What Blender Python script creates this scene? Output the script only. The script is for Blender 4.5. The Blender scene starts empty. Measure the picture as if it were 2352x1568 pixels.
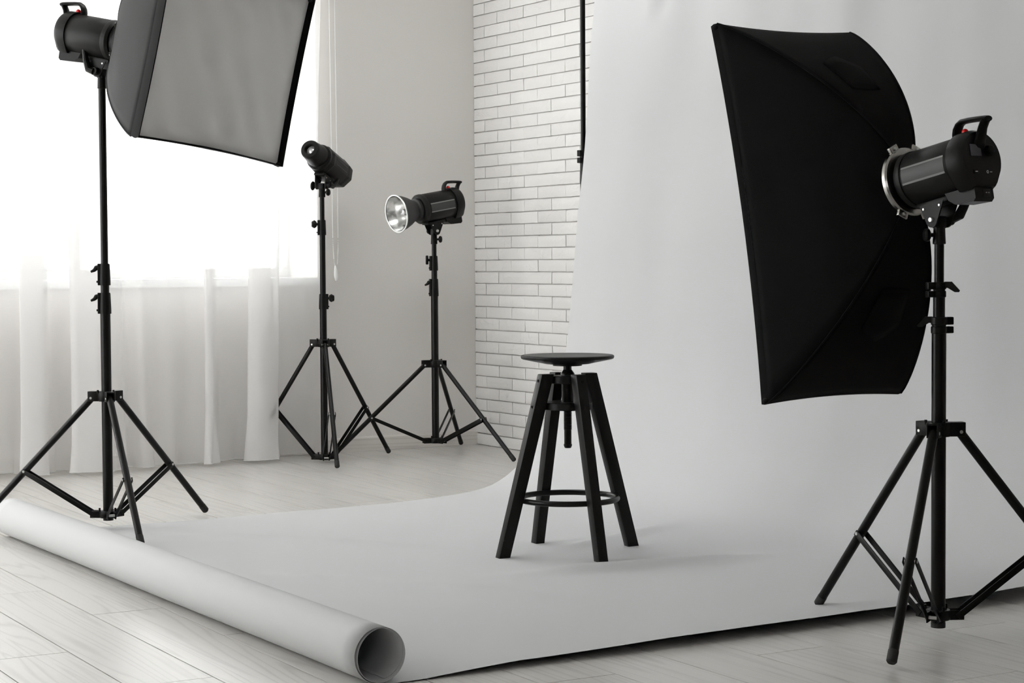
import bpy, bmesh, math, random
from mathutils import Vector, Matrix, noise

# ------------------------------------------------------------------ scene, camera, world, light
scene = bpy.context.scene
col = scene.collection
R = math.radians
F_PX = 4420.0
YAW, PITCH, ROLL = R(59.0), R(-2.40), R(-0.36)
CAM = Vector((-4.7466, -8.2410, 0.905))
fwd = Vector((math.cos(YAW) * math.cos(PITCH), math.sin(YAW) * math.cos(PITCH), math.sin(PITCH)))
rgt = Vector((math.sin(YAW), -math.cos(YAW), 0))
upv = rgt.cross(fwd)
r2 = rgt * math.cos(ROLL) + upv * math.sin(ROLL)
u2 = upv * math.cos(ROLL) - rgt * math.sin(ROLL)
cam_d = bpy.data.cameras.new('camera')
cam_d.sensor_fit = 'HORIZONTAL'
cam_d.sensor_width = 36.0
cam_d.lens = F_PX / 2352.0 * 36.0
cam_d.clip_start = 0.05
cam = bpy.data.objects.new('camera', cam_d)
cam.matrix_world = Matrix(((r2.x, u2.x, -fwd.x, CAM.x), (r2.y, u2.y, -fwd.y, CAM.y), (r2.z, u2.z, -fwd.z, CAM.z), (0, 0, 0, 1)))
col.objects.link(cam)
scene.camera = cam

scene.view_settings.view_transform = 'Standard'
scene.view_settings.look = 'None'
scene.view_settings.gamma = 1.0
scene.view_settings.use_curve_mapping = False
scene.view_settings.exposure = 0.40

cy = scene.cycles
cy.max_bounces, cy.diffuse_bounces, cy.glossy_bounces, cy.transmission_bounces, cy.transparent_max_bounces = 5, 4, 2, 2, 8
cy.caustics_reflective = cy.caustics_refractive = False
cy.use_adaptive_sampling, cy.adaptive_threshold = True, 0.04

SKY = 4.8
world = bpy.data.worlds.new('overcast_sky')
scene.world = world
world.use_nodes = True
bg = world.node_tree.nodes['Background']
bg.inputs['Color'].default_value = (1.0, 0.978, 0.985, 1)
bg.inputs['Strength'].default_value = SKY


# the room: x from ROOM_X to 0 (brick wall), y from ROOM_Y to 0 (window wall), floor z = 0
ROOM_X, ROOM_Y, CEIL = -6.4, -9.2, 3.0
WT = 0.42                                          # thickness of the window wall
WIN = (-3.42, -0.86, 0.832, 2.45)                  # opening in the window wall: x0 x1 z0 z1
WIN_FILL = (-6.15, -3.8, 0.832, 2.7)                   # opening added to the window wall for more light, out of view
ROOF_FILL = (-2.52, -0.88, -2.57, -1.43)                    # ceiling opening added to brighten the back corner, unseen: x0 x1 y0 y1
FRONT_FILL = [(-6.25, -5.3, 1.3, 2.85)]                 # opening added behind the camera to light the back wall: x0 x1 z0 z1
SIDE = [(-3.3, -1.85, 0.12, 2.85), (-1.7, -0.2, 0.12, 2.85)]       # openings in the side wall: y0 y1 z0 z1


# ------------------------------------------------------------------ materials
def nmat(name):
    m = bpy.data.materials.new(name)
    m.use_nodes = True
    nt = m.node_tree
    return m, nt, nt.nodes['Principled BSDF'], nt.nodes['Material Output']


def add(nt, kind, **kw):
    n = nt.nodes.new(kind)
    for k, v in kw.items():
        if k in n.inputs:
            n.inputs[k].default_value = v
        else:
            setattr(n, k, v)
    return n


def plain(name, rgb, rough=0.5, metal=0.0, spec=0.5, bump=0.0, bscale=200.0, var=0.0, vscale=6.0, sheen=0.0):
    m, nt, b, out = nmat(name)
    b.inputs['Base Color'].default_value = (*rgb, 1)
    b.inputs['Roughness'].default_value = rough
    b.inputs['Metallic'].default_value = metal
    b.inputs['Specular IOR Level'].default_value = spec
    if sheen:
        b.inputs['Sheen Weight'].default_value = sheen
        b.inputs['Sheen Roughness'].default_value = 0.5
    tc = add(nt, 'ShaderNodeTexCoord')
    if var:
        n = add(nt, 'ShaderNodeTexNoise', Scale=vscale, Detail=5.0)
        nt.links.new(tc.outputs['Object'], n.inputs['Vector'])
        mx = add(nt, 'ShaderNodeMix', data_type='RGBA')
        mx.inputs[6].default_value = (*[c * (1 - var) for c in rgb], 1)
        mx.inputs[7].default_value = (*[min(1, c * (1 + var)) for c in rgb], 1)
        nt.links.new(n.outputs['Fac'], mx.inputs[0])
        nt.links.new(mx.outputs[2], b.inputs['Base Color'])
    if bump:
        n = add(nt, 'ShaderNodeTexNoise', Scale=bscale, Detail=3.0)
        nt.links.new(tc.outputs['Object'], n.inputs['Vector'])
        bp = add(nt, 'ShaderNodeBump', Strength=bump, Distance=0.002)
        nt.links.new(n.outputs['Fac'], bp.inputs['Height'])
        nt.links.new(bp.outputs['Normal'], b.inputs['Normal'])
    return m


M = {}
M['wall'] = plain('plaster_paint', (0.75, 0.725, 0.70), 0.85, bump=0.06, bscale=40, var=0.02, vscale=3)
M['darkwall'] = plain('dark_grey_paint', (0.16, 0.155, 0.15), 0.85)
M['ceiling'] = plain('ceiling_paint', (0.84, 0.835, 0.825), 0.9)
M['mortar'] = plain('grey_white_mortar', (0.74, 0.72, 0.70), 0.9, bump=0.4, bscale=120, var=0.08, vscale=20)
M['upvc'] = plain('white_window_plastic', (0.8, 0.8, 0.8), 0.35)
M['sill'] = plain('white_sill_board', (0.75, 0.76, 0.78), 0.4)
M['subfloor'] = plain('dark_joint', (0.03, 0.027, 0.025), 0.9)
M['black'] = plain('black_plastic', (0.006, 0.006, 0.0055), 0.38, spec=0.16, bump=0.1, bscale=500)
M['rubber'] = plain('black_rubber', (0.012, 0.012, 0.012), 0.75)
M['pole'] = plain('black_anodised_tube', (0.0045, 0.0045, 0.0042), 0.28, spec=0.2)
M['body'] = plain('black_satin_metal', (0.0075, 0.0075, 0.007), 0.42, spec=0.2, bump=0.08, bscale=700)
M['panelgrey'] = plain('dark_grey_label', (0.03, 0.031, 0.03), 0.5)
M['stripe'] = plain('light_grey_stripe', (0.2, 0.2, 0.195), 0.5)
M['steel'] = plain('bright_steel', (0.55, 0.55, 0.54), 0.3, metal=1.0)
M['chrome'] = plain('worn_chrome', (0.38, 0.37, 0.35), 0.25, metal=1.0)
M['silver'] = plain('hammered_silver_reflector', (0.82, 0.82, 0.81), 0.22, metal=1.0, bump=0.2, bscale=45)
M['red'] = plain('red_lamp', (0.75, 0.008, 0.012), 0.2)
M['screen'] = plain('grey_display', (0.05, 0.05, 0.062), 0.25)
M['white'] = plain('white_print', (0.6, 0.6, 0.6), 0.6)
M['fabric'] = plain('black_softbox_fabric', (0.0045, 0.0045, 0.0045), 0.85, spec=0.1, bump=0.25, bscale=900, var=0.2, vscale=8)
M['fabric_lit'] = plain('lit_black_softbox_fabric', (0.0225, 0.0225, 0.0232), 0.7, spec=0.25, bump=0.2, bscale=900, var=0.25, vscale=7)  # same black cloth, its colour lightened for the window light it catches
M['diffuser'] = plain('white_diffuser_cloth', (0.66, 0.645, 0.625), 0.85, spec=0.1, bump=0.1, bscale=60, var=0.03, vscale=4)
M['glassbulb'] = plain('lens_glass', (0.5, 0.5, 0.5), 0.08, metal=0.6)
M['dishgrey'] = plain('charcoal_dish', (0.022, 0.022, 0.022), 0.5)
M['bead'] = plain('white_bead_plastic', (0.95, 0.95, 0.94), 0.3)
M['rust'] = plain('chipped_paint', (0.35, 0.2, 0.13), 0.8)


def mat_stool():
    m, nt, b, out = nmat('black_painted_wood')
    tc = add(nt, 'ShaderNodeTexCoord')
    mp = add(nt, 'ShaderNodeMapping'); mp.inputs['Scale'].default_value = (60, 60, 6)
    n = add(nt, 'ShaderNodeTexNoise', Scale=4.0, Detail=6.0)
    nt.links.new(tc.outputs['Object'], mp.inputs['Vector']); nt.links.new(mp.outputs[0], n.inputs['Vector'])
    n2 = add(nt, 'ShaderNodeTexNoise', Scale=38.0, Detail=4.0)
    nt.links.new(tc.outputs['Object'], n2.inputs['Vector'])
    geo = add(nt, 'ShaderNodeNewGeometry')
    # worn edges: pointiness with a noise threshold
    r1 = add(nt, 'ShaderNodeValToRGB')
    r1.color_ramp.elements[0].position = 0.56; r1.color_ramp.elements[1].position = 0.6
    nt.links.new(geo.outputs['Pointiness'], r1.inputs['Fac'])
    r2_ = add(nt, 'ShaderNodeValToRGB')
    r2_.color_ramp.elements[0].position = 0.70; r2_.color_ramp.elements[1].position = 0.74
    nt.links.new(n2.outputs['Fac'], r2_.inputs['Fac'])
    mu = add(nt, 'ShaderNodeMath', operation='MULTIPLY')
    nt.links.new(r1.outputs[0], mu.inputs[0]); nt.links.new(r2_.outputs[0], mu.inputs[1])
    mx = add(nt, 'ShaderNodeMix', data_type='RGBA')
    mx.inputs[6].default_value = (0.006, 0.006, 0.0057, 1); mx.inputs[7].default_value = (0.10, 0.095, 0.085, 1)
    nt.links.new(mu.outputs[0], mx.inputs[0]); nt.links.new(mx.outputs[2], b.inputs['Base Color'])
    b.inputs['Roughness'].default_value = 0.4
    b.inputs['Specular IOR Level'].default_value = 0.2
    bp = add(nt, 'ShaderNodeBump', Strength=0.12, Distance=0.001)
    nt.links.new(n.outputs['Fac'], bp.inputs['Height']); nt.links.new(bp.outputs[0], b.inputs['Normal'])
    return m


def mat_plank(name, base, dark, gloss, along='y'):
    """white-washed laminate: long grain with cathedral figures, different on each board"""
    m, nt, b, out = nmat(name)
    tc = add(nt, 'ShaderNodeTexCoord')
    oi = add(nt, 'ShaderNodeObjectInfo')
    off = add(nt, 'ShaderNodeVectorMath', operation='SCALE'); off.inputs[0].default_value = (7.3, 31.0, 3.1)
    nt.links.new(oi.outputs['Random'], off.inputs['Scale'])
    ad = add(nt, 'ShaderNodeVectorMath', operation='ADD')
    nt.links.new(tc.outputs['Object'], ad.inputs[0]); nt.links.new(off.outputs[0], ad.inputs[1])
    mp = add(nt, 'ShaderNodeMapping'); mp.inputs['Scale'].default_value = (6.5, 0.26, 1) if along == 'y' else (0.26, 6.5, 6.5)
    nt.links.new(ad.outputs[0], mp.inputs['Vector'])
    n = add(nt, 'ShaderNodeTexNoise', Scale=1.5, Detail=1.6, Roughness=0.42, Distortion=0.25)
    nt.links.new(mp.outputs[0], n.inputs['Vector'])
    # contour lines of the noise make the cathedral grain
    k = add(nt, 'ShaderNodeMath', operation='MULTIPLY'); k.inputs[1].default_value = 30.0
    nt.links.new(n.outputs['Fac'], k.inputs[0])
    fr = add(nt, 'ShaderNodeMath', operation='PINGPONG'); fr.inputs[1].default_value = 1.0
    nt.links.new(k.outputs[0], fr.inputs[0])
    rp = add(nt, 'ShaderNodeValToRGB')
    rp.color_ramp.elements[0].position = 0.0; rp.color_ramp.elements[0].color = (1, 1, 1, 1)
    rp.color_ramp.elements[1].position = 0.42; rp.color_ramp.elements[1].color = (0, 0, 0, 1)
    nt.links.new(fr.outputs[0], rp.inputs['Fac'])
    mp2 = add(nt, 'ShaderNodeMapping'); mp2.inputs['Scale'].default_value = (150, 5, 1) if along == 'y' else (5, 150, 150)
    nt.links.new(ad.outputs[0], mp2.inputs['Vector'])
    n2 = add(nt, 'ShaderNodeTexNoise', Scale=1.0, Detail=4.0)
    nt.links.new(mp2.outputs[0], n2.inputs['Vector'])
    n3 = add(nt, 'ShaderNodeTexNoise', Scale=3.0, Detail=3.0)
    nt.links.new(ad.outputs[0], n3.inputs['Vector'])
    # strength of the lines varies over the board
    m1 = add(nt, 'ShaderNodeMath', operation='MULTIPLY')
    nt.links.new(rp.outputs[0], m1.inputs[0]); nt.links.new(n3.outputs['Fac'], m1.inputs[1])
    m2 = add(nt, 'ShaderNodeMath', operation='MULTIPLY_ADD'); m2.inputs[1].default_value = 0.30
    nt.links.new(n2.outputs['Fac'], m2.inputs[0]); nt.links.new(m1.outputs[0], m2.inputs[2])
    m3 = add(nt, 'ShaderNodeMath', operation='MULTIPLY_ADD'); m3.inputs[1].default_value = 0.22; 
    nt.links.new(oi.outputs['Random'], m3.inputs[0]); nt.links.new(m2.outputs[0], m3.inputs[2])
    mx = add(nt, 'ShaderNodeMix', data_type='RGBA')
    mx.inputs[6].default_value = (*base, 1); mx.inputs[7].default_value = (*dark, 1)
    nt.links.new(m3.outputs[0], mx.inputs[0])
    nt.links.new(mx.outputs[2], b.inputs['Base Color'])
    b.inputs['Roughness'].default_value = gloss
    b.inputs['Specular IOR Level'].default_value = 0.5
    bp = add(nt, 'ShaderNodeBump', Strength=0.12, Distance=0.001)
    bp.invert = True
    nt.links.new(m2.outputs[0], bp.inputs['Height']); nt.links.new(bp.outputs[0], b.inputs['Normal'])
    return m


def mat_brick():
    m, nt, b, out = nmat('white_painted_brick')
    tc = add(nt, 'ShaderNodeTexCoord'); oi = add(nt, 'ShaderNodeObjectInfo')
    off = add(nt, 'ShaderNodeVectorMath', operation='SCALE'); off.inputs[0].default_value = (3.3, 11.0, 5.1)
    nt.links.new(oi.outputs['Random'], off.inputs['Scale'])
    ad = add(nt, 'ShaderNodeVectorMath', operation='ADD')
    nt.links.new(tc.outputs['Object'], ad.inputs[0]); nt.links.new(off.outputs[0], ad.inputs[1])
    n = add(nt, 'ShaderNodeTexNoise', Scale=45.0, Detail=5.0, Roughness=0.6)
    nt.links.new(ad.outputs[0], n.inputs['Vector'])
    n2 = add(nt, 'ShaderNodeTexNoise', Scale=11.0, Detail=3.0, Distortion=1.0)
    nt.links.new(ad.outputs[0], n2.inputs['Vector'])
    rp = add(nt, 'ShaderNodeValToRGB')
    rp.color_ramp.elements[0].position = 0.45; rp.color_ramp.elements[1].position = 0.62
    nt.links.new(n2.outputs['Fac'], rp.inputs['Fac'])
    mu = add(nt, 'ShaderNodeMath', operation='MULTIPLY')
    nt.links.new(rp.outputs[0], mu.inputs[0]); nt.links.new(n.outputs['Fac'], mu.inputs[1])
    mx = add(nt, 'ShaderNodeMix', data_type='RGBA')
    mx.inputs[6].default_value = (0.745, 0.73, 0.718, 1); mx.inputs[7].default_value = (0.80, 0.787, 0.773, 1)
    nt.links.new(oi.outputs['Random'], mx.inputs[0])
    nt.links.new(mx.outputs[2], b.inputs['Base Color'])
    b.inputs['Roughness'].default_value = 0.75
    bp = add(nt, 'ShaderNodeBump', Strength=0.5, Distance=0.0035)
    nt.links.new(mu.outputs[0], bp.inputs['Height']); nt.links.new(bp.outputs[0], b.inputs['Normal'])
    return m


def mat_sheer():
    m, nt, b, out = nmat('white_sheer_curtain')
    nt.nodes.remove(b)
    tr = add(nt, 'ShaderNodeBsdfTransparent'); tr.inputs[0].default_value = (1, 1, 1, 1)
    df = add(nt, 'ShaderNodeBsdfDiffuse'); df.inputs[0].default_value = (0.90, 0.89, 0.885, 1)
    tl = add(nt, 'ShaderNodeBsdfTranslucent'); tl.inputs[0].default_value = (0.90, 0.89, 0.885, 1)
    m1 = add(nt, 'ShaderNodeMixShader'); m1.inputs[0].default_value = 0.24
    nt.links.new(df.outputs[0], m1.inputs[1]); nt.links.new(tl.outputs[0], m1.inputs[2])
    m2 = add(nt, 'ShaderNodeMixShader'); m2.inputs[0].default_value = 0.60
    nt.links.new(tr.outputs[0], m2.inputs[1]); nt.links.new(m1.outputs[0], m2.inputs[2])
    nt.links.new(m2.outputs[0], out.inputs['Surface'])
    return m


def mat_glass():
    m, nt, b, out = nmat('window_glass')
    nt.nodes.remove(b)
    tr = add(nt, 'ShaderNodeBsdfTransparent'); tr.inputs[0].default_value = (0.96, 0.98, 0.97, 1)
    gl = add(nt, 'ShaderNodeBsdfGlossy'); gl.inputs['Roughness'].default_value = 0.02
    mx = add(nt, 'ShaderNodeMixShader'); mx.inputs[0].default_value = 0.05
    nt.links.new(tr.outputs[0], mx.inputs[1]); nt.links.new(gl.outputs[0], mx.inputs[2])
    nt.links.new(mx.outputs[0], out.inputs['Surface'])
    return m


M['stool'] = mat_stool()
M['plank'] = mat_plank('whitewashed_laminate', (0.65, 0.63, 0.605), (0.47, 0.45, 0.425), 0.28)
M['skirting'] = mat_plank('grey_laminate_skirting', (0.74, 0.71, 0.68), (0.56, 0.53, 0.50), 0.45, 'x')
M['brick'] = mat_brick()
M['sheer'] = mat_sheer()
M['glass'] = mat_glass()
M['paper'] = plain('white_background_paper', (0.552, 0.554, 0.56), 0.75, spec=0.2, bump=0.05, bscale=30, var=0.015, vscale=2)


# ------------------------------------------------------------------ mesh building
class MB:
    def __init__(self):
        self.v, self.f = [], []

    def add(self, vs, fs, mat=None):
        o = len(self.v)
        self.v += [tuple(mat @ Vector(p)) if mat else tuple(p) for p in vs]
        self.f += [tuple(i + o for i in f) for f in fs]
        return self

    def box(self, c, s, mat=None, bev=0.0):
        bm = bmesh.new()
        bmesh.ops.create_cube(bm, size=1.0)
        for v in bm.verts:
            v.co = Vector((v.co.x * s[0] + c[0], v.co.y * s[1] + c[1], v.co.z * s[2] + c[2]))
        if bev:
            bmesh.ops.bevel(bm, geom=bm.edges[:], offset=bev, segments=2, profile=0.5, affect='EDGES')
        self.bm(bm, mat)
        return self

    def bm(self, bm, mat=None):
        bm.verts.index_update()
        self.add([v.co[:] for v in bm.verts], [[v.index for v in f.verts] for f in bm.faces], mat)
        bm.free()
        return self

    def lathe(self, prof, p0=(0, 0, 0), axis=(0, 0, 1), n=24, mat=None):
        """prof: (radius, height) pairs; radius 0 closes the end"""
        a = Vector(axis).normalized()
        x = a.orthogonal().normalized()
        y = a.cross(x)
        p0 = Vector(p0)
        vs, fs, rings = [], [], []
        for r, h in prof:
            if r < 1e-6:
                rings.append([len(vs)])
                vs.append(p0 + a * h)
            else:
                rings.append(list(range(len(vs), len(vs) + n)))
                for i in range(n):
                    t = 2 * math.pi * i / n
                    vs.append(p0 + a * h + x * (r * math.cos(t)) + y * (r * math.sin(t)))
        for A, B in zip(rings, rings[1:]):
            for i in range(n):
                j = (i + 1) % n
                if len(A) == 1 and len(B) == 1:
                    continue
                if len(A) == 1:
                    fs.append((A[0], B[j], B[i]))
                elif len(B) == 1:
                    fs.append((A[i], A[j], B[0]))
                else:
                    fs.append((A[i], A[j], B[j], B[i]))
        return self.add(vs, fs, mat)

    def cyl(self, a, b, r0, r1=None, n=16, bev=0.0, mat=None):
        a, b = Vector(a), Vector(b)
        r1 = r0 if r1 is None else r1
        h = (b - a).length
        if bev:
            pr = [(0, 0), (r0 - bev, 0), (r0, bev), (r1, h - bev), (r1 - bev, h), (0, h)]
        else:
            pr = [(0, 0), (r0, 0), (r1, h), (0, h)]
        return self.lathe(pr, a, b - a, n, mat)

    def tube(self, pts, r, n=10, closed=False, mat=None, flat=None):
        """sweep a circle (or an ellipse r x flat) along points"""
        pts = [Vector(p) for p in pts]
        m = len(pts)
        vs, fs = [], []
        nrm = None
        for i, p in enumerate(pts):
            if closed:
                t = (pts[(i + 1) % m] - pts[i - 1]).normalized()
            else:
                t = (pts[min(i + 1, m - 1)] - pts[max(i - 1, 0)]).normalized()
            if nrm is None:
                nrm = t.orthogonal().normalized()
                if flat is not None:
                    nrm = Vector((0, 1, 0)) - t * t.y
                    nrm.normalize()
            else:
                nrm = (nrm - t * nrm.dot(t)).normalized()
            bi = t.cross(nrm)
            rr = r[i] if isinstance(r, (list, tuple)) else r
            rf = rr if flat is None else flat
            for k in range(n):
                a = 2 * math.pi * k / n
                vs.append(p + nrm * (rr * math.cos(a)) + bi * (rf * math.sin(a)))
        for i in range(m if closed else m - 1):
            for k in range(n):
                a, b = i * n + k, i * n + (k + 1) % n
                c, d = ((i + 1) % m) * n + (k + 1) % n, ((i + 1) % m) * n + k
                fs.append((a, b, c, d))
        if not closed:
            fs.append(tuple(range(n))[::-1])
            fs.append(tuple(range((m - 1) * n, m * n)))
        return self.add(vs, fs, mat)

    def prism(self, poly, t0, t1, mat=None, axis='y'):
        """extrude a polygon: axis y -> poly in (x, z); axis z -> poly in (x, y)"""
        n = len(poly)
        if axis == 'y':
            vs = [(x, t0, z) for x, z in poly] + [(x, t1, z) for x, z in poly]
        elif axis == 'z':
            vs = [(x, y, t0) for x, y in poly] + [(x, y, t1) for x, y in poly]
        else:
            vs = [(t0, y, z) for y, z in poly] + [(t1, y, z) for y, z in poly]
        fs = [tuple(range(n))[::-1], tuple(range(n, 2 * n))]
        fs += [(i, (i + 1) % n, n + (i + 1) % n, n + i) for i in range(n)]
        return self.add(vs, fs, mat)

    def sphere(self, c, r, n=12, m=8, scale=(1, 1, 1), mat=None):
        pr = [(r * math.sin(math.pi * i / m), -r * math.cos(math.pi * i / m)) for i in range(m + 1)]
        pr[0] = (0, -r); pr[-1] = (0, r)
        t = MB().lathe(pr, (0, 0, 0), (0, 0, 1), n)
        return self.add([(c[0] + x * scale[0], c[1] + y * scale[1], c[2] + z * scale[2]) for x, y, z in t.v], t.f, mat)

    def grid(self, P, closed_u=False):
        nu, nv = len(P), len(P[0])
        vs = [p for row in P for p in row]
        fs = []
        for i in range(nu if closed_u else nu - 1):
            for j in range(nv - 1):
                a, b = i * nv + j, ((i + 1) % nu) * nv + j
                fs.append((a, b, b + 1, a + 1))
        return self.add(vs, fs)

    def mesh(self, name, mat, sharp=35):
        me = bpy.data.meshes.new(name)
        me.from_pydata(self.v, [], self.f)
        bm = bmesh.new(); bm.from_mesh(me)
        bmesh.ops.recalc_face_normals(bm, faces=bm.faces[:])
        bm.to_mesh(me); bm.free()
        me.materials.append(M[mat])
        if sharp:
            me.shade_smooth()
            me.set_sharp_from_angle(angle=R(sharp))
        me.update()
        return me

    def build(self, name, mat, parent=None, sharp=35):
        return link(name, self.mesh(name, mat, sharp), parent)


def link(name, me, parent=None):
    o = bpy.data.objects.new(name, me)
    col.objects.link(o)
    if parent:
        o.parent = parent
    return o


def tag(o, label=None, cat=None, group=None, kind=None):
    for k, v in (('label', label), ('category', cat), ('group', group), ('kind', kind)):
        if v:
            o[k] = v
    return o


def thing(name, label, cat, mw=None, group=None):
    o = bpy.data.objects.new(name, None)
    o.empty_display_size = 0.05
    col.objects.link(o)
    if mw is not None:
        o.matrix_world = mw
    return tag(o, label, cat, group)


def T(x, y, z):
    return Matrix.Translation((x, y, z))


# ------------------------------------------------------------------ the room
def wall_with_openings(name, mat, along, lo, hi, thick0, thick1, holes, top):
    """a wall along an axis from lo to hi, from coordinate thick0 to thick1 on the other, with rectangular holes"""
    mb = MB()

    def bx(a0, a1, z0, z1):
        if a1 - a0 < 1e-4 or z1 - z0 < 1e-4:
            return
        c, s = ((a0 + a1) / 2, (thick0 + thick1) / 2, (z0 + z1) / 2), (a1 - a0, abs(thick1 - thick0), z1 - z0)
        if along == 'y':
            c, s = (c[1], c[0], c[2]), (s[1], s[0], s[2])
        mb.box(c, s)
    cur = lo
    for a0, a1, z0, z1 in holes:
        bx(cur, a0, 0, top)
        bx(a0, a1, 0, z0)
        bx(a0, a1, z1, top)
        cur = a1
    bx(cur, hi, 0, top)
    return tag(mb.build(name, mat, sharp=0), kind='structure')


back = wall_with_openings('wall_back', 'wall', 'x', ROOM_X - 0.3, 0.25, 0.0, WT, [WIN_FILL, WIN], CEIL)
left = wall_with_openings('wall_left', 'wall', 'y', ROOM_Y, 0.0, ROOM_X, ROOM_X - 0.3, SIDE, CEIL)
front = wall_with_openings('wall_front', 'darkwall', 'x', ROOM_X - 0.3, 0.25, ROOM_Y - 0.2, ROOM_Y, FRONT_FILL, CEIL)
right = tag(MB().box((0.13, ROOM_Y / 2, CEIL / 2), (0.248, -ROOM_Y, CEIL)).build('wall_right', 'mortar', sharp=0), kind='structure')
ce = MB()
cx0, cx1, cy0, cy1 = ROOM_X - 0.7, 0.7, ROOM_Y - 0.7, 0.7
for (x0, x1, y0, y1) in ((cx0, ROOF_FILL[0], cy0, cy1), (ROOF_FILL[1], cx1, cy0, cy1), (ROOF_FILL[0], ROOF_FILL[1], cy0, ROOF_FILL[2]), (ROOF_FILL[0], ROOF_FILL[1], ROOF_FILL[3], cy1)):
    ce.box(((x0 + x1) / 2, (y0 + y1) / 2, CEIL + 0.05), (x1 - x0, y1 - y0, 0.1))
tag(ce.build('ceiling', 'ceiling', sharp=0), kind='structure')
floor = tag(MB().box((ROOM_X / 2, ROOM_Y / 2, -0.06), (-ROOM_X + 0.4, -ROOM_Y + 0.3, 0.1)).build('floor', 'subfloor', sharp=0), kind='structure')

# --- bricks: running bond, painted white, every brick its own piece where the paper leaves the wall open
COURSE, BRICK = 0.0568, 0.2422
rnd = random.Random(4)


def brick_mesh(length, seed, nz=3, nx=6):
    """front face a rough grid, edges rounded back to the mortar; origin at the brick's corner end on the wall"""
    h, d = COURSE - 0.0052, 0.0075
    g = []
    for i in range(nz + 1):
        row = []
        for j in range(nx + 1):
            y = -length * j / nx
            z = h * i / nz
            edge = i in (0, nz) or j in (0, nx)
            w = noise.noise(Vector((y * 22 + seed * 7.1, z * 30, seed * 3.3)))
            w2 = noise.noise(Vector((y * 60 + seed, z * 60, seed * 1.3)))
            x = -d + (0.0022 if edge else 0.0) - 0.0016 * w - 0.0006 * w2
            jy = 0.0012 * noise.noise(Vector((seed * 5.0, i * 1.7, j * 0.9))) if edge else 0
            jz = 0.0009 * noise.noise(Vector((seed * 9.0, j * 1.3, i * 2.2))) if edge else 0
            row.append((x, y + jy, z + jz))
        g.append(row)
    mb = MB().grid(g)
    n = nx + 1
    ring = [j for j in range(n)] + [i * n + nx for i in range(1, nz + 1)] + [nz * n + j for j in range(nx - 1, -1, -1)] + [i * n for i in range(nz - 1, 0, -1)]
    o = len(mb.v)
    mb.v += [(0.005, mb.v[k][1], mb.v[k][2]) for k in ring]
    for a in range(len(ring)):
        b = (a + 1) % len(ring)
        mb.f.append((ring[a], ring[b], o + b, o + a))
    return mb


full = [brick_mesh(BRICK - 0.004, s).mesh('brick', 'brick', 50) for s in range(10)]
half_a = [brick_mesh(0.108 - 0.004, s + 20, 3, 3).mesh('brick', 'brick', 50) for s in range(4)]
half_b = [brick_mesh(0.229 - 0.004, s + 30).mesh('brick', 'brick', 50) for s in range(4)]
rest = MB()
rows = int(CEIL / COURSE)
for i in range(rows):
    z = 0.003 + i * COURSE
    first = 0.229 if i % 2 == 0 else 0.108
    y = -0.001
    k = 0
    while y > ROOM_Y + 0.25:
        ln = first if k == 0 else BRICK
        jz = rnd.uniform(-0.0008, 0.0008)
        jx = rnd.uniform(-0.0015, 0.0012)
        if z < 2.18 and y > -1.32:
            me = rnd.choice((half_b if i % 2 == 0 else half_a) if k == 0 else full)
            b = link('brick', me, right)
            b.location = (jx, y - rnd.uniform(0.0, 0.0012), z + jz)
        elif y > -5.2:
            t = brick_mesh(ln - 0.004, rnd.randint(0, 60), 1, 2)
            rest.add([(p[0] + jx, p[1] + y, p[2] + z + jz) for p in t.v], t.f)
        y -= ln
        k += 1
tag(rest.build('brick_field', 'brick', right, 50), kind='stuff')

# --- floor boards
PW, PL, PROT = 0.1919, 1.30, R(-1.29)
rnd = random.Random(9)
P0 = Vector((-1.826, -4.785))                      # a corner where a joint meets a seam


def plank_mesh(length):
    mb = MB()
    w, b, t = PW - 0.0033, 0.0003, 0.012
    l = length - 0.0024
    lo = [(-w / 2, -l / 2), (w / 2, -l / 2), (w / 2, l / 2), (-w / 2, l / 2)]
    li = [(-w / 2 + b, -l / 2 + b), (w / 2 - b, -l / 2 + b), (w / 2 - b, l / 2 - b), (-w / 2 + b, l / 2 - b)]
    vs = [(x, y, -t) for x, y in lo] + [(x, y, -b * 0.7) for x, y in lo] + [(x, y, 0) for x, y in li]
    fs = [(8, 9, 10, 11)]
    for i in range(4):
        j = (i + 1) % 4
        fs += [(i, j, 4 + j, 4 + i), (4 + i, 4 + j, 8 + j, 8 + i)]
    return mb.add(vs, fs).mesh('plank', 'plank', 0)


pm = {}
rotm = Matrix.Rotation(PROT, 4, 'Z')
ncell = 0
for c in range(-26, 13):
    ph = {0: 0.0, 1: -0.434, 2: -0.867}[c % 3]
    for r in range(-5, 7):
        y0 = ph + (r - 1) * PL
        y1 = y0 + PL
        cx = (c - 0.5) * PW
        # keep the board inside the room, cut where it meets a wall
        cuts = []
        for yy in (y0, y1):
            cuts.append(rotm @ Vector((cx, yy, 0)) + Vector((P0.x, P0.y, 0)))
        ctr = (cuts[0] + cuts[1]) / 2
        if ctr.x < ROOM_X - 0.05 or ctr.x > 0.07:
            continue
        if cuts[1].y < ROOM_Y or cuts[0].y > 0.0:
            continue
        if cuts[1].y > 0.03:
            y1 -= (cuts[1].y - 0.03)
        if cuts[0].y < ROOM_Y - 0.03:
            y0 += (ROOM_Y - 0.03 - cuts[0].y)
        ln = round(y1 - y0, 3)
        if ln < 0.04:
            continue
        if ln not in pm:
            pm[ln] = plank_mesh(ln)
        o = link('plank', pm[ln], floor)
        p = rotm @ Vector((cx, (y0 + y1) / 2, 0))
        o.location = (p.x + P0.x, p.y + P0.y, rnd.uniform(-0.0004, 0.0))
        o.rotation_euler = (0, 0, PROT)
        ncell += 1

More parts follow.
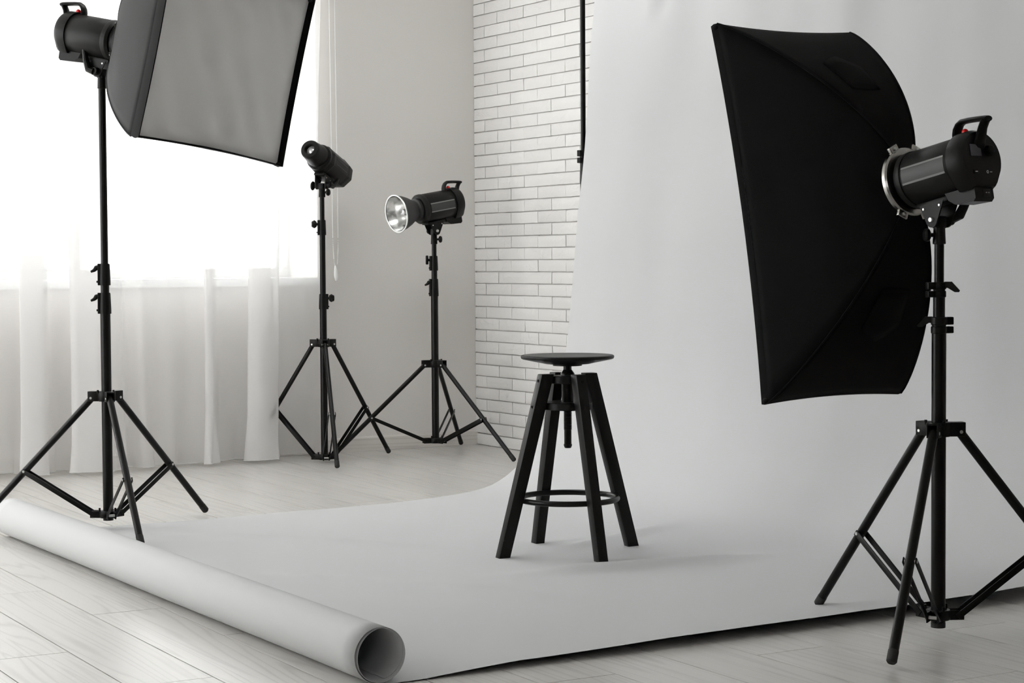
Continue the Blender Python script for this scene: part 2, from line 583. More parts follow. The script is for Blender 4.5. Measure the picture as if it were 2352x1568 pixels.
# --- skirting boards
tag(MB().prism([(0, 0.0005), (-0.014, 0.0005), (-0.014, 0.062), (-0.009, 0.07), (0, 0.07)], 0.0, -ROOM_X - 0.002,
    mat=Matrix.Rotation(R(90), 4, 'Z') @ T(0, 0, 0)).build('baseboard_back', 'skirting', sharp=0), kind='structure')
tag(MB().box((ROOM_X + 0.007, ROOM_Y / 2 - 0.01, 0.0355), (0.013, -ROOM_Y - 0.06, 0.069)).build('baseboard_left', 'skirting', sharp=0), kind='structure')


# --- windows
def window(name, along, a0, a1, z0, z1, pos, bars, lows, depth=0.07, inward=-1):
    """frame, mullions, sashes and panes in an opening; bars: inner frame positions (a); lows: pane bottom heights"""
    def bx(mb, p0, p1, q0, q1, d0, d1):
        c, s = ((p0 + p1) / 2, (d0 + d1) / 2, (q0 + q1) / 2), (abs(p1 - p0), abs(d1 - d0), abs(q1 - q0))
        if along == 'y':
            c, s = (c[1], c[0], c[2]), (s[1], s[0], s[2])
        mb.box(c, s, bev=0.003)
    w = tag(bpy.data.objects.new(name, None), kind='structure')
    col.objects.link(w)
    f = MB()
    t = 0.045
    bx(f, a0, a1, z0, z0 + t, pos, pos + depth)
    bx(f, a0, a1, z1 - t, z1, pos, pos + depth)
    bx(f, a0, a0 + t, z0 + t, z1 - t, pos, pos + depth)
    bx(f, a1 - t, a1, z0 + t, z1 - t, pos, pos + depth)
    f.build('window_frame', 'upvc', w)
    edges = [a0 + t] + bars + [a1 - t]
    for b in bars:
        m = MB()
        bx(m, b - 0.025, b + 0.025, z0 + t, z1 - t, pos, pos + depth)
        m.build('mullion', 'upvc', w)
    for i in range(len(edges) - 1):
        p0 = edges[i] + (0.025 if i else 0)
        p1 = edges[i + 1] - (0.025 if i < len(edges) - 2 else 0)
        lo = lows[i]
        q0, q1 = z0 + t, z1 - t
        if lo:
            s = MB()
            e = lo - q0
            dd = -0.012 if inward < 0 else 0.0
            for bb in ((p0, p1, q0, q0 + e), (p0, p1, q1 - e, q1), (p0, p0 + e, q0 + e, q1 - e), (p1 - e, p1, q0 + e, q1 - e)):
                bx(s, bb[0], bb[1], bb[2], bb[3], pos + dd, pos + depth - 0.01)
            sh = s.build('sash', 'upvc', w)
            p0, p1, q0, q1 = p0 + e, p1 - e, q0 + e, q1 - e
            h = MB()
            bx(h, p0 - e * 0.5 - 0.012, p0 - e * 0.5 + 0.012, 1.42, 1.49, pos + dd - 0.012, pos + dd)
            bx(h, p0 - e * 0.5 - 0.009, p0 - e * 0.5 + 0.009, 1.35, 1.47, pos + dd - 0.03, pos + dd - 0.012)
            h.build('handle', 'upvc', sh)
        g = MB()
        bx(g, p0, p1, q0, q1, pos + 0.03, pos + 0.036)
        g.build('pane', 'glass', w, sharp=0)
    return w


window('window_1', 'x', WIN[0], WIN[1], WIN[2], WIN[3], WT - 0.1, [-2.79, -1.925], [None, 0.944, None])
for i, (a0, a1, z0, z1) in enumerate(SIDE):
    window('window_%d' % (i + 2), 'y', a0, a1, z0, z1, ROOM_X - 0.22, [(a0 + a1) / 2], [None, None], inward=1)
window('window_%d' % (2 + len(SIDE)), 'x', *WIN_FILL, WT - 0.1, [-5.36, -4.58], [None, None, None])  # added window, unseen, throws light on the bricks from the left
window('window_%d' % (3 + len(SIDE)), 'x', *FRONT_FILL[0], ROOM_Y - 0.15, [-5.8], [None, None], inward=1)  # added window, unseen, sends light down the room
rw = tag(bpy.data.objects.new('window_%d' % (4 + len(SIDE)), None), kind='structure')  # added skylight, unseen, lifts the light in the back corner
col.objects.link(rw)
fr_ = MB()
for (x0, x1, y0, y1) in ((ROOF_FILL[0], ROOF_FILL[0] + 0.05, ROOF_FILL[2], ROOF_FILL[3]), (ROOF_FILL[1] - 0.05, ROOF_FILL[1], ROOF_FILL[2], ROOF_FILL[3]), (ROOF_FILL[0] + 0.05, ROOF_FILL[1] - 0.05, ROOF_FILL[2], ROOF_FILL[2] + 0.05), (ROOF_FILL[0] + 0.05, ROOF_FILL[1] - 0.05, ROOF_FILL[3] - 0.05, ROOF_FILL[3])):
    fr_.box(((x0 + x1) / 2, (y0 + y1) / 2, CEIL + 0.07), (x1 - x0, y1 - y0, 0.05), bev=0.003)
fr_.build('window_frame', 'upvc', rw)
MB().box(((ROOF_FILL[0] + ROOF_FILL[1]) / 2, (ROOF_FILL[2] + ROOF_FILL[3]) / 2, CEIL + 0.075), (ROOF_FILL[1] - ROOF_FILL[0] - 0.1, ROOF_FILL[3] - ROOF_FILL[2] - 0.1, 0.006)).build('pane', 'glass', rw, sharp=0)
tag(MB().box(((WIN[0] + WIN[1]) / 2, (WT - 0.1 - 0.03) / 2, 0.8135), (WIN[1] - WIN[0] + 0.0, WT - 0.1 + 0.03, 0.039), bev=0.004).build('trim_1', 'sill'), kind='structure')


# ------------------------------------------------------------------ light stands
def light_stand(name, label, x, y, phi, r, zu, zl, sections, collars, bottom, adapter, legs_r=0.0116, group='black tripod light stands'):
    st = thing(name, label, 'light stand', T(x, y, 0.0), group)
    hubr = sections[0][2]
    # pole sections
    for z0, z1, rad in sections:
        MB().cyl((0, 0, z0), (0, 0, z1), rad, n=24, bev=0.0012).build('pole_section', 'pole', st)
    # tripod
    B = 0.572
    for hz, nm, hh, reach in ((zu, 'upper_hub', 0.034, 0.058), (zl, 'lower_hub', 0.024, 0.056)):
        h = MB()
        h.lathe([(hubr + 0.0006, -hh / 2), (hubr + 0.0105, -hh / 2), (hubr + 0.0125, -hh / 2 + 0.003), (hubr + 0.0125, hh / 2 - 0.003), (hubr + 0.0105, hh / 2), (hubr + 0.0006, hh / 2)], (0, 0, hz + (0.006 if nm == 'upper_hub' else 0)), n=28)
        for i in range(3):
            m = Matrix.Rotation(phi + i * 2 * math.pi / 3, 4, 'Z')
            for s in (-1, 1):
                h.box(((hubr + reach) / 2 + 0.004, s * 0.0125, hz + (0.006 if nm == 'upper_hub' else 0)), (reach - hubr, 0.0035, hh), m, bev=0.0014)
            if nm == 'upper_hub':
                h.box(((hubr + reach) / 2 + 0.004, 0, hz + 0.006 + hh / 2 - 0.002), (reach - hubr, 0.025, 0.004), m, bev=0.0014)
            h.cyl(m @ Vector((hubr + 0.007, 0.0185, hz + hh / 2)), m @ Vector((hubr + 0.007, 0.0185, hz + hh / 2 + 0.011)), 0.0035, n=10)
        hub = h.build(nm, 'black', st)
        for i in range(3):
            m = Matrix.Rotation(phi + i * 2 * math.pi / 3, 4, 'Z')
            MB().cyl(m @ Vector((reach - 0.007, -0.0158, hz)), m @ Vector((reach - 0.007, 0.0158, hz)), 0.0042, n=12, bev=0.0008).build('rivet', 'steel', hub)
    for i in range(3):
        a = phi + i * 2 * math.pi / 3
        d = Vector((math.cos(a), math.sin(a), 0))
        s = Vector((-math.sin(a), math.cos(a), 0))
        top = d * 0.05 + Vector((0, 0, zu))
        foot = d * r + Vector((0, 0, 0.0125))
        ax = (foot - top).normalized()
        leg = MB().cyl(top - ax * 0.004, foot - ax * 0.012, legs_r, n=16, bev=0.001).build('leg', 'pole', st)
        MB().lathe([(legs_r - 0.0002, -0.03), (legs_r + 0.0006, -0.03), (legs_r + 0.0006, -0.004), (legs_r - 0.0025, 0.0), (0, 0.0)], foot - ax * 0.003, ax, 16).build('foot_cap', 'rubber', leg)
        piv = top + (foot - top) * B
        MB().cyl(piv - s * 0.0175, piv + s * 0.0175, 0.0042, n=12, bev=0.0008).build('rivet', 'steel', leg)
        low = d * 0.049 + Vector((0, 0, zl))
        br = MB()
        bx = (piv - low).normalized()
        n2 = bx.cross(s)
        L = (piv - low).length
        for sg in (-1, 1):
            m = Matrix(((bx.x, s.x, n2.x, low.x), (bx.y, s.y, n2.y, low.y), (bx.z, s.z, n2.z, low.z), (0, 0, 0, 1)))
            br.box((L / 2, sg * 0.0147, 0), (L + 0.012, 0.0034, 0.0155), m, bev=0.0011)
        br.build('brace', 'black', st)
    MB().lathe([(0, 0), (bottom[1], 0), (bottom[1], 0.012), (bottom[1] - 0.003, 0.014), (0, 0.014)], (0, 0, bottom[0] - 0.002), n=20).build('end_cap', 'rubber', st)
    # collars: (z0, z1, radius, kind, direction)
    for z0, z1, rad, kind, ang in collars:
        c = MB()
        m = Matrix.Rotation(ang, 4, 'Z')
        if kind == 'clamp':
            hgap = (z1 - z0)
            for q0, q1 in ((z0, z0 + hgap * 0.42), (z0 + hgap * 0.52, z1)):
                c.cyl((0, 0, q0), (0, 0, q1), rad, n=24, bev=0.0012)
                c.box((rad + 0.006, 0, (q0 + q1) / 2), (0.02, 0.017, q1 - q0), m, bev=0.002)
            c.cyl((0, 0, z0), (0, 0, z1), rad - 0.0025, n=20)
        else:
            c.lathe([(rad * 0.78, z0), (rad, z0), (rad, z0 + 0.012), (rad * 0.9, z1 - 0.004), (rad * 0.84, z1), (rad * 0.7, z1)], n=24)
            c.box((rad * 0.95, 0, (z0 + z1) / 2), (0.011, 0.02, z1 - z0), m, bev=0.002)
        cl = c.build('collar', 'black', st)
        zc = z0 + (z1 - z0) * 0.72
        k = MB()
        if kind == 'knob':
            k.cyl(m @ Vector((rad, 0, zc)), m @ Vector((rad + 0.012, 0, zc)), 0.006, n=12)
            k.lathe([(0, 0.008), (0.011, 0.008), (0.0155, 0.012), (0.0155, 0.026), (0.012, 0.031), (0, 0.031)], m @ Vector((rad, 0, zc)), m @ Vector((1, 0, 0)), 10)
            for q in range(5):
                t = 2 * math.pi * q / 5
                k.sphere(m @ Vector((rad + 0.019, 0.0125 * math.cos(t), zc + 0.0125 * math.sin(t))), 0.0062, 8, 6)
            k.build('knob', 'black', cl)
        elif kind == 'wing':
            k.cyl(m @ Vector((rad, 0, zc)), m @ Vector((rad + 0.014, 0, zc)), 0.006, n=12)
            k.box((rad + 0.018, 0, zc), (0.012, 0.014, 0.042), m, bev=0.004)
            k.build('wing_knob', 'black', cl)
        elif kind == 'lever':
            k.tube([m @ Vector(p) for p in ((rad * 0.8, 0, zc + 0.01), (rad + 0.009, 0, zc + 0.006), (rad + 0.016, 0, zc - 0.002), (rad + 0.027, 0, zc - 0.007))], [0.008, 0.0085, 0.006, 0.0035], 10)
            k.build('lever', 'black', cl)
        else:
            m2 = Matrix.Rotation(ang + (2.6 if kind == 'clamp' else 0), 4, 'Z')
            k.prism([(rad - 0.004, z1 + 0.001), (rad + 0.013, z1 + 0.001), (rad + 0.032, z1 - 0.02), (rad + 0.030, z1 - 0.024), (rad + 0.02, z1 - 0.024), (rad + 0.004, z1 - 0.014), (rad - 0.004, z1 - 0.014)], -0.007, 0.007, m2)
            k.build('lever', 'black', cl)
        MB().cyl(m @ Vector((rad * 0.9, 0.0, z0 + 0.012)), m @ Vector((rad + 0.0085, 0.0, z0 + 0.012)), 0.0036, n=10).build('screw', 'steel' if kind == 'clamp' else 'black', cl)
    # spigot ring at the top, where the lamp head sits
    zt = sections[-1][1]
    MB().cyl((0, 0, zt), (0, 0, zt + 0.006), 0.0088, n=16).build('spigot', 'steel', st)
    return st


PHI = dict(A=0.408, B=0.223, C=0.814, D=1.617)
light_stand('light_stand', 'black tripod light stand carrying the grey-fronted softbox in front of the sheer curtain', -2.575, -1.959, PHI['A'], 0.468, 0.450, 0.055,
            [(0.035, 0.76, 0.0172), (0.735, 0.84, 0.0145), (0.83, 1.493, 0.0125)],
            [(0.735, 0.806, 0.0205, 'lever', R(165)), (0.831, 0.904, 0.0192, 'lever', R(160))], (0.036, 0.0172), None)
light_stand('light_stand', 'black tripod light stand holding the snoot lamp beside the blind chain', -1.003, -0.357, PHI['B'], 0.383, 0.533, 0.023,
            [(0.012, 0.70, 0.0158), (0.692, 1.03, 0.0132), (1.02, 1.196, 0.0108)],
            [(0.692, 0.761, 0.0192, 'knob', R(-20)), (1.026, 1.094, 0.0172, 'knob', R(160))], (0.013, 0.0158), None, legs_r=0.0104)
light_stand('light_stand', 'black tripod light stand holding the silver reflector lamp in the room corner', -0.472, -0.434, PHI['C'], 0.496, 0.426, 0.076,
            [(0.065, 0.75, 0.0168), (0.744, 0.87, 0.0135), (0.86, 0.985, 0.0112)],
            [(0.744, 0.824, 0.0195, 'lever', R(170)), (0.862, 0.930, 0.0175, 'wing', R(172))], (0.066, 0.0168), None, legs_r=0.0104)
light_stand('light_stand', 'black tripod light stand under the tall black softbox, one foot on the bare floor', -1.514, -4.837, PHI['D'], 0.422, 0.491, 0.052,
            [(0.022, 0.735, 0.0172), (0.72, 0.82, 0.0140), (0.81, 0.939, 0.0112)],
            [(0.726, 0.765, 0.0192, 'clamp', R(-15)), (0.812, 0.848, 0.0165, 'clamp', R(165))], (0.023, 0.0174), None)
# stand of the paper backdrop
bs = light_stand('backdrop_stand', 'thin black backdrop pole between the brick wall and the white paper', -0.445, -1.655, R(20), 0.24, 0.36, 0.09,
                 [(0.06, 1.30, 0.0135), (1.29, 2.62, 0.0105)],
                 [(1.30, 1.352, 0.0165, 'clamp', R(200))], (0.061, 0.0135), None, group='backdrop support')
bs['category'] = 'pole'


# ------------------------------------------------------------------ flash heads
def axes(pos, th, ph, ro=0.0):
    a = Vector((math.cos(th) * math.cos(ph), math.sin(th) * math.cos(ph), math.sin(ph)))
    s = Vector((-math.sin(th), math.cos(th), 0))
    u = a.cross(s)
    s2 = s * math.cos(ro) + u * math.sin(ro)
    u2_ = u * math.cos(ro) - s * math.sin(ro)
    return Matrix(((a.x, s2.x, u2_.x, pos[0]), (a.y, s2.y, u2_.y, pos[1]), (a.z, s2.z, u2_.z, pos[2]), (0, 0, 0, 1)))


AX = 0.110                                         # height of the lamp axis above its tilt pivot
RB = 0.067


def arc(c, r, a0, a1, n):
    return [(c[0] + r * math.cos(R(a0 + (a1 - a0) * i / n)), c[1] + r * math.sin(R(a0 + (a1 - a0) * i / n))) for i in range(n + 1)]


def bracket(hd, mw, lever_side=1, lever_up=True, x0=-0.045, x1=0.032, drop=0.06, knob_ang=2.0):
    """tilt bracket under a lamp: two triangular cheeks, bolt, lever and the socket that sits on the stand"""
    zb = AX - RB
    MB().box(((x0 + x1) / 2, 0, zb - 0.003), (x1 - x0 + 0.024, 0.052, 0.012), bev=0.003).build('mount_plate', 'black', hd)
    for s in (-1, 1):
        y0 = s * 0.0225
        poly = [(x0, zb - 0.004), (x1, zb - 0.004)] + [(0.017 * math.cos(R(t)), 0.017 * math.sin(R(t)) - 0.002) for t in range(-20, -161, -20)]
        ch = MB().prism(poly, y0, y0 + s * 0.0045).build('bracket_cheek', 'black', hd)
        MB().cyl((0, y0 + s * 0.0035, 0), (0, y0 + s * 0.0095, 0), 0.0075, 0.006, n=14, bev=0.001).build('bolt', 'steel', ch)
        for xx in (x0 + 0.014, x1 - 0.012):
            MB().cyl((xx, y0 + s * 0.004, zb - 0.014), (xx, y0 + s * 0.0062, zb - 0.014), 0.0028, n=10).build('screw', 'steel', ch)
    # tilt lever
    y = lever_side * 0.031
    lv = MB()
    lv.cyl((0, lever_side * 0.027, 0), (0, lever_side * 0.043, 0), 0.0135, n=16, bev=0.002)
    if lever_up:
        pts = [(0, y + lever_side * 0.008, -0.002), (-0.024, y + lever_side * 0.008, 0.002), (-0.04, y + lever_side * 0.009, 0.03), (-0.052, y + lever_side * 0.010, 0.064)]
    else:
        pts = [(0, y + lever_side * 0.008, 0.002), (-0.03, y + lever_side * 0.008, 0.006), (-0.052, y + lever_side * 0.009, 0.03), (-0.066, y + lever_side * 0.010, 0.052)]
    lv.tube(pts, [0.0125, 0.0125, 0.0105, 0.0075], 10)
    lv.build('tilt_lever', 'black', hd)
    # socket: vertical in the world, so undo the tilt of the head
    inv = mw.to_3x3().inverted().to_4x4()
    sk = MB()
    sk.cyl((0, 0, -drop), (0, 0, -0.012), 0.0155, 0.0135, n=20, bev=0.0015, mat=inv)
    sk.box((0, 0, -0.006), (0.026, 0.026, 0.03), inv @ Matrix.Rotation(math.atan2(mw[1][0], mw[0][0]), 4, 'Z'), bev=0.004)
    so = sk.build('stand_socket', 'black', hd)
    kn = MB()
    m = inv @ Matrix.Rotation(knob_ang, 4, 'Z')
    kn.cyl((0.013, 0, -drop + 0.022), (0.024, 0, -drop + 0.022), 0.005, n=10, mat=m)
    kn.lathe([(0, 0), (0.009, 0), (0.0155, 0.004), (0.0165, 0.010), (0.012, 0.016), (0, 0.018)], (0.021, 0, -drop + 0.022), (1, 0, 0), 12, mat=m)
    kn.build('socket_knob', 'black', so)


def flash_head(label, pos, th, ph, shift=0.0, lever_side=1, lever_up=True, knob_ang=2.0, drop=0.06, front_ring=True):
    mw = axes(pos, th, ph)
    hd = thing('flash_head', label, 'flash lamp', mw, 'studio flash lamps')
    s = shift
    ax = (1, 0, 0)
    c = (s, 0, AX)
    # round metal barrel
    MB().lathe([(0, -0.108), (RB - 0.002, -0.108), (RB, -0.105), (RB, 0.045), (RB - 0.0006, 0.046), (RB - 0.0006, 0.048), (RB + 0.0015, 0.049), (RB + 0.0022, 0.054), (RB + 0.001, 0.066), (RB - 0.006, 0.074), (RB - 0.012, 0.0745), (0, 0.0745)], c, ax, 56).build('barrel', 'body', hd)
    # pinstripes and the darker band between them, on the side that carries the label
    for sy in (1,):
        for dz in (-0.0175, 0.0205):
            y = math.sqrt((RB + 0.0004) ** 2 - dz ** 2)
            a = math.atan2(dz, y)
            st = MB()
            st.box((0, 0, 0), (0.136, 0.0012, 0.0048))
            st.v = [(p[0] - 0.026 + s, sy * (p[1] * math.cos(a) - p[2] * math.sin(a) + y), p[1] * math.sin(a) + p[2] * math.cos(a) + dz + AX) for p in st.v]
            st.build('side_stripe', 'stripe', hd, sharp=0)
        g = []
        for i in range(9):
            t = R(-13 + 28.5 * i / 8)
            g.append([(s - 0.094 + 0.136 * j, sy * (RB + 0.0005) * math.cos(t), AX + (RB + 0.0005) * math.sin(t)) for j in (0, 1)])
        MB().grid(g).build('side_band', 'panelgrey', hd)
    # back panel: a thick shield with a rounded top and cut lower corners
    prof = arc((0, AX + 0.002), RB + 0.004, 205, -25, 30) + [(0.047, AX - 0.058), (0.038, AX - 0.068), (-0.038, AX - 0.068), (-0.047, AX - 0.058)]
    bm = bmesh.new()
    v0 = [bm.verts.new((s - 0.106, y, z)) for y, z in prof]
    v1 = [bm.verts.new((s - 0.138, y * 1.0, AX + (z - AX) * 1.0)) for y, z in prof]
    v2 = [bm.verts.new((s - 0.153, y * 0.90, AX + (z - AX) * 0.91)) for y, z in prof]
    n = len(prof)
    for A, B in ((v0, v1), (v1, v2)):
        for i in range(n):
            bm.faces.new((A[i], A[(i + 1) % n], B[(i + 1) % n], B[i]))
    bm.faces.new(v0[::-1]); bm.faces.new(v2)
    bp = MB().bm(bm).build('back_panel', 'black', hd)
    xb = s - 0.1535
    MB().box((xb, 0.018, AX + 0.022), (0.002, 0.036, 0.028), bev=0.0008).build('display', 'screen', bp)
    MB().lathe([(0, 0), (0.0115, 0), (0.0105, 0.011), (0.008, 0.013), (0, 0.013)], (xb, -0.024, AX + 0.022), (-1, 0, 0), 18).build('dial', 'black', bp)
    MB().box((xb, 0.026, AX - 0.029), (0.003, 0.018, 0.01), bev=0.001).build('switch', 'black', bp)
    MB().box((xb - 0.0014, 0.026, AX - 0.029), (0.001, 0.008, 0.0022)).build('switch_mark', 'white', bp)
    MB().box((xb - 0.0004, -0.024, AX - 0.029), (0.0012, 0.0065, 0.0012)).build('on_mark', 'white', bp)
    MB().tube([(xb - 0.0006, -0.0125 + 0.0028 * math.cos(q * math.pi / 6), AX - 0.029 + 0.0032 * math.sin(q * math.pi / 6)) for q in range(12)], 0.0006, 5, closed=True).build('off_mark', 'white', bp)
    # carrying handle: front foot, arched grip, hooked rear post
    zt = AX + RB
    path = [(s - 0.088, 0, zt - 0.006), (s - 0.0885, 0, zt + 0.006), (s - 0.092, 0, zt + 0.018), (s - 0.100, 0, zt + 0.028), (s - 0.112, 0, zt + 0.033), (s - 0.135, 0, zt + 0.031), (s - 0.160, 0, zt + 0.0275), (s - 0.181, 0, zt + 0.024), (s - 0.189, 0, zt + 0.0215)]
    h = MB().tube(path, [0.016, 0.016, 0.015, 0.014, 0.014, 0.014, 0.015, 0.015, 0.013], 12, flat=0.0068)
    h.tube([(s - 0.184, 0, zt + 0.024), (s - 0.176, 0, zt + 0.016), (s - 0.168, 0, zt + 0.005), (s - 0.161, 0, zt - 0.010), (s - 0.153, 0, zt - 0.026), (s - 0.147, 0, zt - 0.040)], [0.014, 0.014, 0.014, 0.016, 0.019, 0.02], 12, flat=0.0075)
    h.build('handle', 'black', hd)
    MB().sphere((s - 0.114, 0, zt + 0.007), 0.0085, 14, 10).build('sensor_lamp', 'red', hd)
    # power inlet block below the back
    pk = MB()
    pk.prism([(s - 0.146, AX - 0.061), (s - 0.146, AX - 0.089), (s - 0.138, AX - 0.096), (s - 0.082, AX - 0.092), (s - 0.062, AX - 0.078), (s - 0.054, AX - 0.060)], -0.031, 0.031)
    po = pk.build('power_block', 'black', hd, sharp=20)
    MB().box((s - 0.1465, -0.008, AX - 0.077), (0.002, 0.026, 0.018), bev=0.0008).build('power_inlet', 'rubber', po)
    for dy in (-0.004, 0.004):
        MB().cyl((s - 0.1472, -0.008 + dy, AX - 0.077), (s - 0.150, -0.008 + dy, AX - 0.077), 0.0012, n=8).build('pin', 'steel', po)
    bracket(hd, mw, lever_side, lever_up, knob_ang=knob_ang, drop=drop)
    return hd, mw


POS = dict(A=(-2.575, -1.959, 1.548), B=(-1.003, -0.357, 1.250), C=(-0.472, -0.434, 1.045), D=(-1.514, -4.837, 0.996))
flash_head('grey-black flash lamp with red dot, mounted behind the grey-fronted softbox', POS['A'], R(-58.5), R(-11.3), shift=-0.02, lever_side=-1, lever_up=True, knob_ang=R(20), drop=0.056)
hdC, _ = flash_head('black flash lamp with silver bowl reflector in front of the plain wall', POS['C'], R(187), R(-9.5), shift=0.0, lever_side=-1, lever_up=False, knob_ang=R(-30), drop=0.061)
hdD, _ = flash_head('black flash lamp with red dot and control panel, behind the tall black softbox', POS['D'], R(93.2), R(-10.6), shift=-0.002, lever_side=-1, lever_up=False, knob_ang=R(150), drop=0.058)

# reflector bowl on the corner lamp
x0 = 0.07
dish = [(0.050, 0.0), (0.053, 0.006), (0.053, 0.018), (0.046, 0.024), (0.052, 0.040), (0.066, 0.065), (0.077, 0.092), (0.0845, 0.122)]
rf = MB().lathe([(0, 0.0)] + dish, (x0, 0, AX), (1, 0, 0), 56).build('reflector_shell', 'dishgrey', hdC)
MB().lathe([(0.083, 0.1215), (0.076, 0.100), (0.0745, 0.0985), (0.066, 0.072), (0.052, 0.046), (0.036, 0.034), (0, 0.033)], (x0, 0, AX), (1, 0, 0), 56).build('reflector_bowl', 'silver', rf)
MB().lathe([(0.0825, 0.1205), (0.0870, 0.1205), (0.0885, 0.123), (0.0870, 0.1255), (0.0825, 0.1255), (0.0815, 0.123), (0.0825, 0.1205)], (x0, 0, AX), (1, 0, 0), 56).build('reflector_rim', 'steel', rf)
MB().lathe([(0.016, 0.03), (0.016, 0.075), (0.012, 0.086), (0, 0.089)], (x0, 0, AX), (1, 0, 0), 20).build('flash_tube_cover', 'glassbulb', rf)


# snoot lamp: eight-sided body, collar and narrowing snoot
def snoot_lamp():
    mw = axes(POS['B'], R(218), R(18.5))
    hd = thing('snoot_lamp', 'black snoot lamp on a stand, its round lens facing the camera', 'flash lamp', mw, 'studio flash lamps')
    pts = []
    for k in range(8):
        a = R(22.5 + 45 * k)
        pts.append((0.0665 * math.cos(a), 0.0665 * math.sin(a)))

    def loop(sc, x):
        return [(x, y * sc, AX + z * sc) for y, z in pts]
    bm = bmesh.new()
    rings = [[bm.verts.new(p) for p in loop(sc, x)] for sc, x in ((0.82, -0.178), (0.97, -0.165), (1.04, -0.13), (1.0, -0.118), (1.0, 0.02), (1.03, 0.03), (0.93, 0.05))]
    for A, B in zip(rings, rings[1:]):
        for i in range(8):
            bm.faces.new((A[i], A[(i + 1) % 8], B[(i + 1) % 8], B[i]))
    bm.faces.new(rings[0][::-1]); bm.faces.new(rings[-1])
    bmesh.ops.bevel(bm, geom=[e for e in bm.edges], offset=0.0035, segments=2, profile=0.5, affect='EDGES')
    MB().bm(bm).build('housing', 'body', hd, sharp=30)
    # raised ribs along the flanks
    for s in (-1, 1):
        for dz in (-0.012, 0.012):
            MB().box((-0.05, s * 0.0622, AX + dz), (0.11, 0.002, 0.004), bev=0.0007).build('side_rib', 'panelgrey', hd)
    MB().box((-0.135, 0, AX + 0.064), (0.07, 0.03, 0.012), bev=0.003).build('top_block', 'black', hd)
    MB().tube([(-0.03, 0, AX + 0.058), (-0.035, 0, AX + 0.066), (-0.05, 0, AX + 0.0685), (-0.09, 0, AX + 0.0685), (-0.10, 0, AX + 0.062)], 0.006, 8, flat=0.004).build('handle', 'black', hd)
    MB().lathe([(0.056, 0.046), (0.060, 0.052), (0.060, 0.066), (0.054, 0.074), (0.046, 0.075)], (0, 0, AX), (1, 0, 0), 40).build('collar', 'black', hd)
    sn = MB().lathe([(0.050, 0.066), (0.052, 0.085), (0.050, 0.100), (0.0445, 0.145), (0.0445, 0.156), (0.041, 0.163), (0.024, 0.164), (0.022, 0.160), (0.022, 0.140)], (0, 0, AX), (1, 0, 0), 40).build('snoot', 'black', hd)
    MB().lathe([(0.022, 0.143), (0.014, 0.150), (0, 0.152)], (0, 0, AX), (1, 0, 0), 24).build('lens', 'glassbulb', sn)
    bracket(hd, mw, lever_side=1, lever_up=False, x0=-0.035, x1=0.03, drop=0.054, knob_ang=R(-45))
    kn = MB()
    kn.sphere((0.0, -0.045, -0.002), 0.017, 12, 8, (1.0, 0.6, 1.25))
    kn.build('tilt_knob', 'black', hd)
    MB().box((-0.075, 0, AX - 0.066), (0.06, 0.03, 0.012), bev=0.003).build('lower_block', 'black', hd)
    return hd


snoot_lamp()


